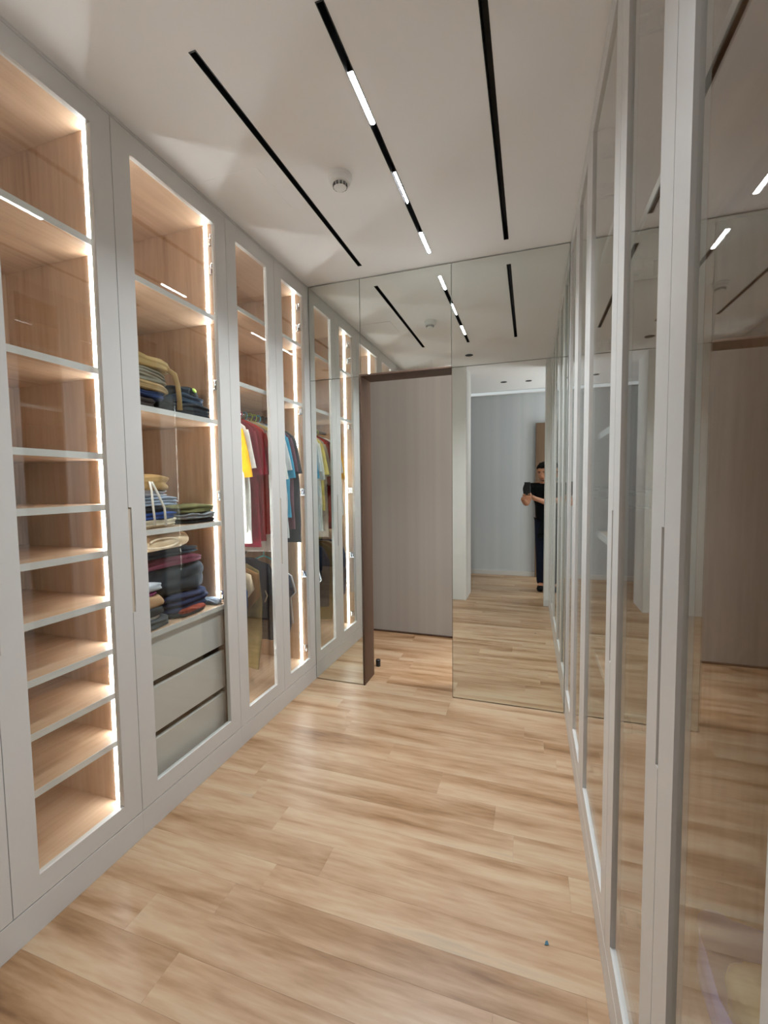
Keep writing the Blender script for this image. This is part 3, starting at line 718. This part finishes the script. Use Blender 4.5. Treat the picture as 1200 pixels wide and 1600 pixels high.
bmesh.ops.rotate(bm, verts=bm.verts, cent=(0, 0, 0), matrix=Matrix.Rotation(math.radians(68), 3, 'Y')); bmesh.ops.translate(bm, verts=bm.verts, vec=(FX(0.19) + 0.054, 1.815, zt + 0.106 + 0.036))
obj('badge', bm, fabric('#b7dd6a'), cap, True)

zt = 1.2255              # third shelf
folded('folded_shirt', FX(0.36), FX(0.055), 1.31, 1.625, zt, zt + 0.032, '#cdbfa6', 'cream folded shirt at the bottom under the blue pile', 2, 41)
folded('folded_shirt', FX(0.36), FX(0.06), 1.31, 1.63, zt + 0.034, zt + 0.066, '#24488c', 'royal blue folded shirt in the left pile', 2, 42)
folded('folded_trousers', FX(0.36), FX(0.065), 1.31, 1.60, zt + 0.068, zt + 0.092, '#1e242d', 'black folded trousers above the royal blue shirt', 1, 43)
folded('folded_jeans', FX(0.38), FX(0.07), 1.31, 1.655, zt + 0.094, zt + 0.132, '#93a0b3', 'pale blue folded jeans in the left pile', 3, 44, tilt=0.0)
folded('folded_shirt', FX(0.36), FX(0.08), 1.31, 1.60, zt + 0.134, zt + 0.160, '#b4b2b8', 'pale grey folded shirt under the camel jumper', 2, 45)
o = folded('folded_jumper', FX(0.34), FX(0.07), 1.31, 1.60, zt + 0.162, zt + 0.226, '#ad8a5c', 'camel folded jumper with white cords on top of pile', 2, 46)
for pts in ([(FX(0.068), 1.455, zt + 0.20), (FX(0.05), 1.447, zt + 0.16), (FX(0.048), 1.45, zt + 0.08), (FX(0.047), 1.456, zt + 0.015)], [(FX(0.068), 1.465, zt + 0.20), (FX(0.05), 1.478, zt + 0.15), (FX(0.047), 1.508, zt + 0.085), (FX(0.048), 1.514, zt + 0.008)]):
    bm = bmesh.new(); tube(bm, pts, 0.0048, 8); obj('cord', bm, fabric('#e2dcd2'), o, True)
folded('folded_trousers', FX(0.38), FX(0.06), 1.66, 1.895, zt, zt + 0.020, '#26252a', 'black folded trousers under the grey ones beside blue pile', 1, 47)
folded('folded_trousers', FX(0.38), FX(0.055), 1.645, 1.893, zt + 0.021, zt + 0.048, '#9a9ea4', 'mid grey folded trousers between black and olive pairs', 2, 48)
folded('folded_trousers', FX(0.36), FX(0.065), 1.645, 1.885, zt + 0.050, zt + 0.086, '#6d6a45', 'olive green folded trousers on top of the grey pair', 2, 49)
folded('folded_trousers', FX(0.50), FX(0.30), 1.66, 1.80, zt + 0.089, zt + 0.13, '#34383c', 'charcoal folded trousers at the back of the shelf', 2, 50)

zt = 0.7915              # shelf over the drawers
folded('folded_shirt', FX(0.30), FX(0.05), 1.31, 1.55, zt, zt + 0.036, '#55585a', 'dark grey folded shirt lowest at the shelf edge', 2, 51)
folded('folded_shirt', FX(0.28), FX(0.07), 1.31, 1.515, zt + 0.038, zt + 0.050, '#dcdad6', 'thin white folded shirt between two grey ones', 1, 52)
folded('folded_shirt', FX(0.28), FX(0.055), 1.31, 1.52, zt + 0.052, zt + 0.088, '#3e4144', 'charcoal folded shirt below the tan fleece', 1, 53)
folded('folded_fleece', FX(0.28), FX(0.06), 1.31, 1.52, zt + 0.090, zt + 0.140, '#b3906f', 'tan folded fleece near the bottom of the pile', 1, 54)
folded('folded_shirt', FX(0.28), FX(0.07), 1.31, 1.50, zt + 0.142, zt + 0.158, '#8d3e68', 'magenta folded shirt below the white collar', 1, 55)
folded('folded_shirt', FX(0.28), FX(0.065), 1.31, 1.53, zt + 0.160, zt + 0.196, '#b3b6be', 'pale grey folded shirt with stiff collar facing out', 1, 56, tilt=-0.1)
folded('folded_jacket', FX(0.50), FX(0.085), 1.55, 1.84, zt + 0.018, zt + 0.105, '#2b3350', 'navy folded jacket low in the large dark pile', 3, 57, bulge=0.03)
folded('folded_trousers', FX(0.50), FX(0.07), 1.56, 1.80, zt, zt + 0.016, '#3b3e44', 'thin slate folded trousers under the navy jacket', 1, 58)
folded('folded_jacket', FX(0.52), FX(0.31), 1.31, 1.55, zt, zt + 0.24, '#1f2a3c', 'dark navy padded folded jacket at the back of the pile', 3, 59, bulge=0.04)
folded('folded_jacket', FX(0.50), FX(0.10), 1.50, 1.84, zt + 0.107, zt + 0.240, '#31363d', 'charcoal padded folded jacket in the middle of dark pile', 2, 60, bulge=0.05)
folded('folded_jumper', FX(0.50), FX(0.09), 1.34, 1.83, zt + 0.243, zt + 0.290, '#6c3546', 'maroon folded jumper in the dark pile', 2, 61, sag=0.4)
folded('folded_jacket', FX(0.50), FX(0.09), 1.31, 1.81, zt + 0.292, zt + 0.332, '#2c3644', 'blue black folded jacket right under the cream blanket', 2, 62, sag=0.3)
o = folded('folded_blanket', FX(0.46), FX(0.06), 1.31, 1.695, zt + 0.333, zt + 0.402, '#ecd2b0', 'cream fleece folded blanket on top of the dark pile', 1, 63, bulge=0.05)
bm = bmesh.new(); tube(bm, [(FX(0.058), 1.50 + 0.11 * math.cos(a) * (1 - 0.02 * k), zt + 0.366 + 0.022 * math.sin(a)) for k, a in enumerate([math.radians(d) for d in range(-150, 171, 16)])], 0.006, 8); obj('rolled_edge', bm, fabric('#f1dcc0'), o, True)
folded('folded_scarf', FX(0.135), FX(0.048), 1.60, 1.755, zt - 0.0005 + 0.0175, zt + 0.034, '#8a3e2e', 'brick red folded scarf at the shelf edge', 1, 64)
folded('folded_cloth', FX(0.30), FX(0.06), 1.825, 1.898, zt, zt + 0.022, '#8a93a0', 'blue grey folded cloth in the corner by the light strip', 1, 65)

# ------------------------------------------------------------------ bag with towel in the opposite wardrobe
def bagmat():
    m = bpy.data.materials.new('lilac_plastic_film'); m.use_nodes = True; nt = m.node_tree; L = nt.links
    b = nt.nodes['Principled BSDF']; b.inputs['Base Color'].default_value = lin('#8f9ffc'); b.inputs['Roughness'].default_value = 0.25
    t = nt.nodes.new('ShaderNodeBsdfTransparent'); t.inputs[0].default_value = (0.86, 0.88, 1.0, 1)
    n = nt.nodes.new('ShaderNodeTexNoise'); n.inputs['Scale'].default_value = 14
    tc = nt.nodes.new('ShaderNodeTexCoord'); L.new(tc.outputs['Object'], n.inputs['Vector'])
    mr = nt.nodes.new('ShaderNodeMapRange'); mr.inputs[3].default_value = 0.82; mr.inputs[4].default_value = 1.0; L.new(n.outputs['Fac'], mr.inputs[0])
    mx = nt.nodes.new('ShaderNodeMixShader'); L.new(mr.outputs[0], mx.inputs[0]); L.new(t.outputs[0], mx.inputs[1]); L.new(b.outputs[0], mx.inputs[2])
    bp = nt.nodes.new('ShaderNodeBump'); bp.inputs['Strength'].default_value = 0.5; bp.inputs['Distance'].default_value = 0.01; L.new(n.outputs['Fac'], bp.inputs['Height']); L.new(bp.outputs['Normal'], b.inputs['Normal'])
    L.new(mx.outputs[0], nt.nodes['Material Output'].inputs[0])
    return m
bz = 0.138
bm = bmesh.new(); n = 48; rings = []
bx0, bx1, by0, by1 = 0.392, 0.765, 0.86, 1.235
for i in range(12):
    t = i / 11; f = 0.90 + 0.10 * min(1, t * 3); ring = []
    for k in range(n):
        a = 2 * math.pi * k / n; ca, sa = math.cos(a), math.sin(a)
        u = math.copysign(abs(ca) ** 0.35, ca); v = math.copysign(abs(sa) ** 0.35, sa)
        wv = noise.noise((u * 3, v * 3, t * 3)) * 0.014 * t
        hgt = 0.165 + 0.045 * max(0, (abs(u * v)) ** 3) + 0.02 * noise.noise((u * 2.2, v * 2.2, 1.7))
        ring.append(bm.verts.new(((bx0 + bx1) / 2 + u * ((bx1 - bx0) / 2 * f + wv), (by0 + by1) / 2 + v * ((by1 - by0) / 2 * f + wv), bz + 0.002 + hgt * t)))
    rings.append(ring)
for i in range(11):
    for k in range(n): bm.faces.new((rings[i][k], rings[i][(k + 1) % n], rings[i + 1][(k + 1) % n], rings[i + 1][k]))
bm.faces.new(rings[0])
tag(obj('plastic_bag', bm, bagmat(), None, True), 'open lilac blue plastic bag standing in the unlit wardrobe', 'bag')
folded('folded_towel', bx0 + 0.035, bx1 - 0.03, by0 + 0.03, by1 - 0.075, bz + 0.006, bz + 0.175, '#b5aa78', 'khaki folded towel inside the lilac plastic bag', 3, 71, cat='towel', group='towel in the bag', bulge=0.02)

# ------------------------------------------------------------------ the photographer, seen in the mirror
SKIN = plain('skin', '#b9805f', 0.55, var=0.05)
def skin_obj(name, verts, edges, radii, mat, parent=None, root=0, sub=2, loc=None):
    me = bpy.data.meshes.new(name); me.from_pydata(verts, edges, []); me.materials.append(mat)
    o = bpy.data.objects.new(name, me); COL.objects.link(o)
    if parent is not None:
        o.parent = parent; o.matrix_parent_inverse = base_of(parent).inverted()
    md = o.modifiers.new('skin', 'SKIN'); md.use_smooth_shade = True
    sv = me.skin_vertices[0].data
    for i, r in enumerate(radii):
        sv[i].radius = r if isinstance(r, tuple) else (r, r)
        sv[i].use_root = (i == root)
    s = o.modifiers.new('sub', 'SUBSURF'); s.levels = sub; s.render_levels = sub
    return o
PX, PY = 0.20, -0.47        # between the feet
HX, HY_, HZ = 0.165, -0.40, 1.535   # head centre
body_v = [(PX + 0.02, PY, 0.92), (PX + 0.01, PY - 0.005, 1.08), (PX, PY, 1.22), (PX, PY + 0.005, 1.33), (PX - 0.002, PY + 0.02, 1.41), (HX, HY_ - 0.015, 1.46),
          (PX - 0.055, PY, 0.87), (PX - 0.05, PY + 0.03, 0.48), (PX - 0.05, PY + 0.0, 0.085), (PX - 0.065, PY + 0.12, 0.045),
          (PX + 0.09, PY, 0.87), (PX + 0.10, PY + 0.05, 0.48), (PX + 0.10, PY + 0.06, 0.085), (PX + 0.115, PY + 0.18, 0.045),
          (PX - 0.20, PY + 0.01, 1.345), (PX - 0.24, PY + 0.17, 1.135), (-0.082, -0.075, 1.20),
          (PX + 0.185, PY + 0.01, 1.345), (PX + 0.15, PY + 0.17, 1.10), (0.045, -0.075, 1.215),
          (-0.075, -0.045, 1.235), (0.020, -0.048, 1.245)]
body_e = [(0, 1), (1, 2), (2, 3), (3, 4), (4, 5), (0, 6), (6, 7), (7, 8), (8, 9), (0, 10), (10, 11), (11, 12), (12, 13), (3, 14), (14, 15), (15, 16), (3, 17), (17, 18), (18, 19), (16, 20), (19, 21)]
body_r = [(0.06, 0.08), (0.06, 0.08), (0.09, 0.135), (0.085, 0.13), 0.058, 0.055, 0.065, 0.05, 0.042, 0.04, 0.065, 0.05, 0.042, 0.04, 0.055, 0.042, 0.028, 0.055, 0.042, 0.028, (0.026, 0.018), (0.026, 0.018)]
person = skin_obj('person', body_v, body_e, body_r, SKIN)
tag(person, 'person in black t-shirt and dark trousers holding up a phone, reflected', 'person')
# head with face
def head_bm():
    bm = bmesh.new(); bmesh.ops.create_uvsphere(bm, u_segments=32, v_segments=24, radius=1.0)
    for v in bm.verts:
        x, y, z = v.co
        jaw = 1 - 0.26 * max(0, -z) ** 1.4
        X_, Y_, Z_ = x * 0.080 * jaw, y * 0.095 * (1 - 0.12 * max(0, -z)), z * 0.118
        if y > 0:
            nx = abs(x)
            Y_ += 0.022 * math.exp(-(x / 0.16) ** 2 - ((z + 0.18) / 0.20) ** 2)          # nose
            Y_ -= 0.010 * math.exp(-((nx - 0.42) / 0.20) ** 2 - ((z - 0.08) / 0.14) ** 2)   # eye sockets
            Y_ += 0.006 * math.exp(-(x / 0.3) ** 2 - ((z + 0.55) / 0.10) ** 2)            # lips
            Y_ += 0.008 * math.exp(-(x / 0.3) ** 2 - ((z + 0.88) / 0.15) ** 2)            # chin
        v.co = Vector((X_, Y_, Z_))
    R_ = Matrix.Rotation(math.radians(18), 3, 'Z') @ Matrix.Rotation(math.radians(-14), 3, 'X')
    for v in bm.verts: v.co = R_ @ v.co + Vector((HX, HY_, HZ))
    return bm, R_
bm, RH = head_bm(); obj('head', bm, SKIN, person, True)
def onhead(p): return RH @ Vector(p) + Vector((HX, HY_, HZ))
HAIRM = fabric('#1b1614')
bm = bmesh.new(); bmesh.ops.create_icosphere(bm, subdivisions=4, radius=1.0)
kill = []
for v in bm.verts:
    x, y, z = v.co
    if z < 0.50 - 0.18 * abs(x) and y > 0.05 or z < 0.15 and y > -0.35 or z < -0.25: kill.append(v)
    nz = 0.02 + noise.noise(v.co * 5) * 0.16 + noise.noise(v.co * 11) * 0.09
    v.co = onhead(Vector((x * 0.082, y * 0.100 - 0.004, z * 0.122 + 0.004)) * (1.03 + nz))
bmesh.ops.delete(bm, geom=kill, context='VERTS'); obj('hair', bm, HAIRM, person, True)
bm = bmesh.new(); bmesh.ops.create_uvsphere(bm, u_segments=24, v_segments=16, radius=1.0)
kill = []
for v in bm.verts:
    x, y, z = v.co
    if z > -0.30 or y < -0.1 or (abs(x) < 0.3 and -0.66 < z < -0.42): kill.append(v)
    jaw = 1 - 0.26 * max(0, -z) ** 1.4
    v.co = onhead((x * 0.0775 * jaw, y * 0.097 * (1 - 0.12 * max(0, -z)) + 0.008 * math.exp(-(x / 0.3) ** 2 - ((z + 0.88) / 0.15) ** 2), z * 0.120))
bmesh.ops.delete(bm, geom=kill, context='VERTS'); obj('beard', bm, plain('beard_stubble', '#5b4033', 0.8), person, True)
EYEM = plain('eye_dark', '#2a1c16', 0.3)
for s in (-1, 1):
    bm = bmesh.new(); bmesh.ops.create_uvsphere(bm, u_segments=12, v_segments=8, radius=1.0)
    for v in bm.verts: v.co = onhead((s * 0.030 + v.co.x * 0.011, 0.078 + v.co.y * 0.007, 0.010 + v.co.z * 0.006))
    obj('eye', bm, EYEM, person, True)
    bm = bmesh.new(); tube(bm, [onhead(p) for p in ((s * 0.014, 0.088, 0.024), (s * 0.030, 0.086, 0.028), (s * 0.048, 0.074, 0.022))], [0.004, 0.005, 0.003], 6); obj('eyebrow', bm, HAIRM, person, True)
    bm = bmesh.new(); bmesh.ops.create_uvsphere(bm, u_segments=12, v_segments=8, radius=1.0)
    for v in bm.verts: v.co = onhead((s * 0.077 + v.co.x * 0.008, -0.004 + v.co.y * 0.018, -0.004 + v.co.z * 0.030))
    obj('ear', bm, SKIN, person, True)
bm = bmesh.new(); tube(bm, [onhead(p) for p in ((-0.022, 0.081, -0.062), (0, 0.090, -0.060), (0.022, 0.081, -0.062))], [0.003, 0.005, 0.003], 6); obj('mouth', bm, plain('lips', '#8c4f45', 0.5), person, True)
# clothes
SHIRT = fabric('#0c0d0f'); TROU = fabric('#161b2b')
sv = [(PX + 0.02, PY, 0.84), (PX + 0.01, PY - 0.005, 1.08), (PX, PY, 1.22), (PX, PY + 0.005, 1.33), (PX, PY + 0.012, 1.385), (PX - 0.20, PY + 0.01, 1.345), (PX - 0.226, PY + 0.105, 1.22), (PX + 0.185, PY + 0.01, 1.345), (PX + 0.165, PY + 0.105, 1.21), (PX + 0.02, PY, 0.76)]
skin_obj('t_shirt', sv, [(9, 0), (0, 1), (1, 2), (2, 3), (3, 4), (3, 5), (5, 6), (3, 7), (7, 8)], [(0.125, 0.165), (0.115, 0.158), (0.115, 0.17), (0.105, 0.16), 0.066, 0.074, 0.068, 0.074, 0.068, (0.12, 0.155)], SHIRT, person)
tv = [(PX + 0.02, PY, 0.97), (PX - 0.055, PY, 0.86), (PX - 0.05, PY + 0.03, 0.48), (PX - 0.05, PY, 0.055), (PX + 0.09, PY, 0.86), (PX + 0.10, PY + 0.05, 0.48), (PX + 0.10, PY + 0.06, 0.055)]
skin_obj('trousers', tv, [(0, 1), (1, 2), (2, 3), (0, 4), (4, 5), (5, 6)], [(0.09, 0.13), 0.095, 0.078, 0.062, 0.100, 0.078, 0.062], TROU, person)
for fx, fy, dx in ((PX - 0.05, PY, -0.015), (PX + 0.10, PY + 0.06, 0.015)):
    skin_obj('shoe', [(fx, fy - 0.05, 0.052), (fx, fy + 0.02, 0.05), (fx + dx, fy + 0.11, 0.042), (fx + dx * 1.5, fy + 0.19, 0.034)], [(0, 1), (1, 2), (2, 3)], [(0.042, 0.05), (0.046, 0.05), (0.048, 0.04), (0.036, 0.026)], fabric('#101012'), person)
# fingers curled round the phone (phone back faces the mirror)
def finger(pts, r): 
    vs = [Vector(p) for p in pts]
    return skin_obj('finger', vs, [(i, i + 1) for i in range(len(vs) - 1)], [r * (1 - 0.12 * i) for i in range(len(vs))], SKIN, person, sub=1)
for i in range(4):
    zz = 1.262 - 0.019 * i; ln = (0.004, 0.008, 0.006, -0.002)[i]
    finger([(0.022, -0.046, zz - 0.006), (0.010, -0.020, zz), (0.002 - ln, -0.0085, zz + 0.003), (-0.020 - ln, -0.0070, zz + 0.004)], 0.0085)
    finger([(-0.082, -0.046, zz - 0.012), (-0.080, -0.022, zz - 0.006), (-0.072 + ln, -0.0085, zz - 0.002), (-0.050 + ln, -0.0070, zz)], 0.0085)
finger([(0.014, -0.046, 1.25), (0.006, -0.036, 1.275), (-0.012, -0.031, 1.292)], 0.0095)
finger([(-0.072, -0.046, 1.24), (-0.066, -0.036, 1.265), (-0.052, -0.031, 1.285)], 0.0095)
ph = empty('phone', (-0.034, -0.018, 1.252)); tag(ph, 'black smartphone held upright by the person in the mirror', 'phone')
bm = bmesh.new(); box(bm, -0.066, 0.004, -0.0235, -0.0155, 1.252, 1.412, 0.003); obj('case', bm, BLACKP, ph)
bxo('screen', plain('phone_screen', '#20242a', 0.15), ph, -0.066, 0.003, -0.0242, -0.0236, 1.256, 1.408)
bm = bmesh.new(); box(bm, -0.026, 0.004, -0.0155, -0.0125, 1.375, 1.408, 0.001); obj('camera_bump', bm, BLACKM, ph)
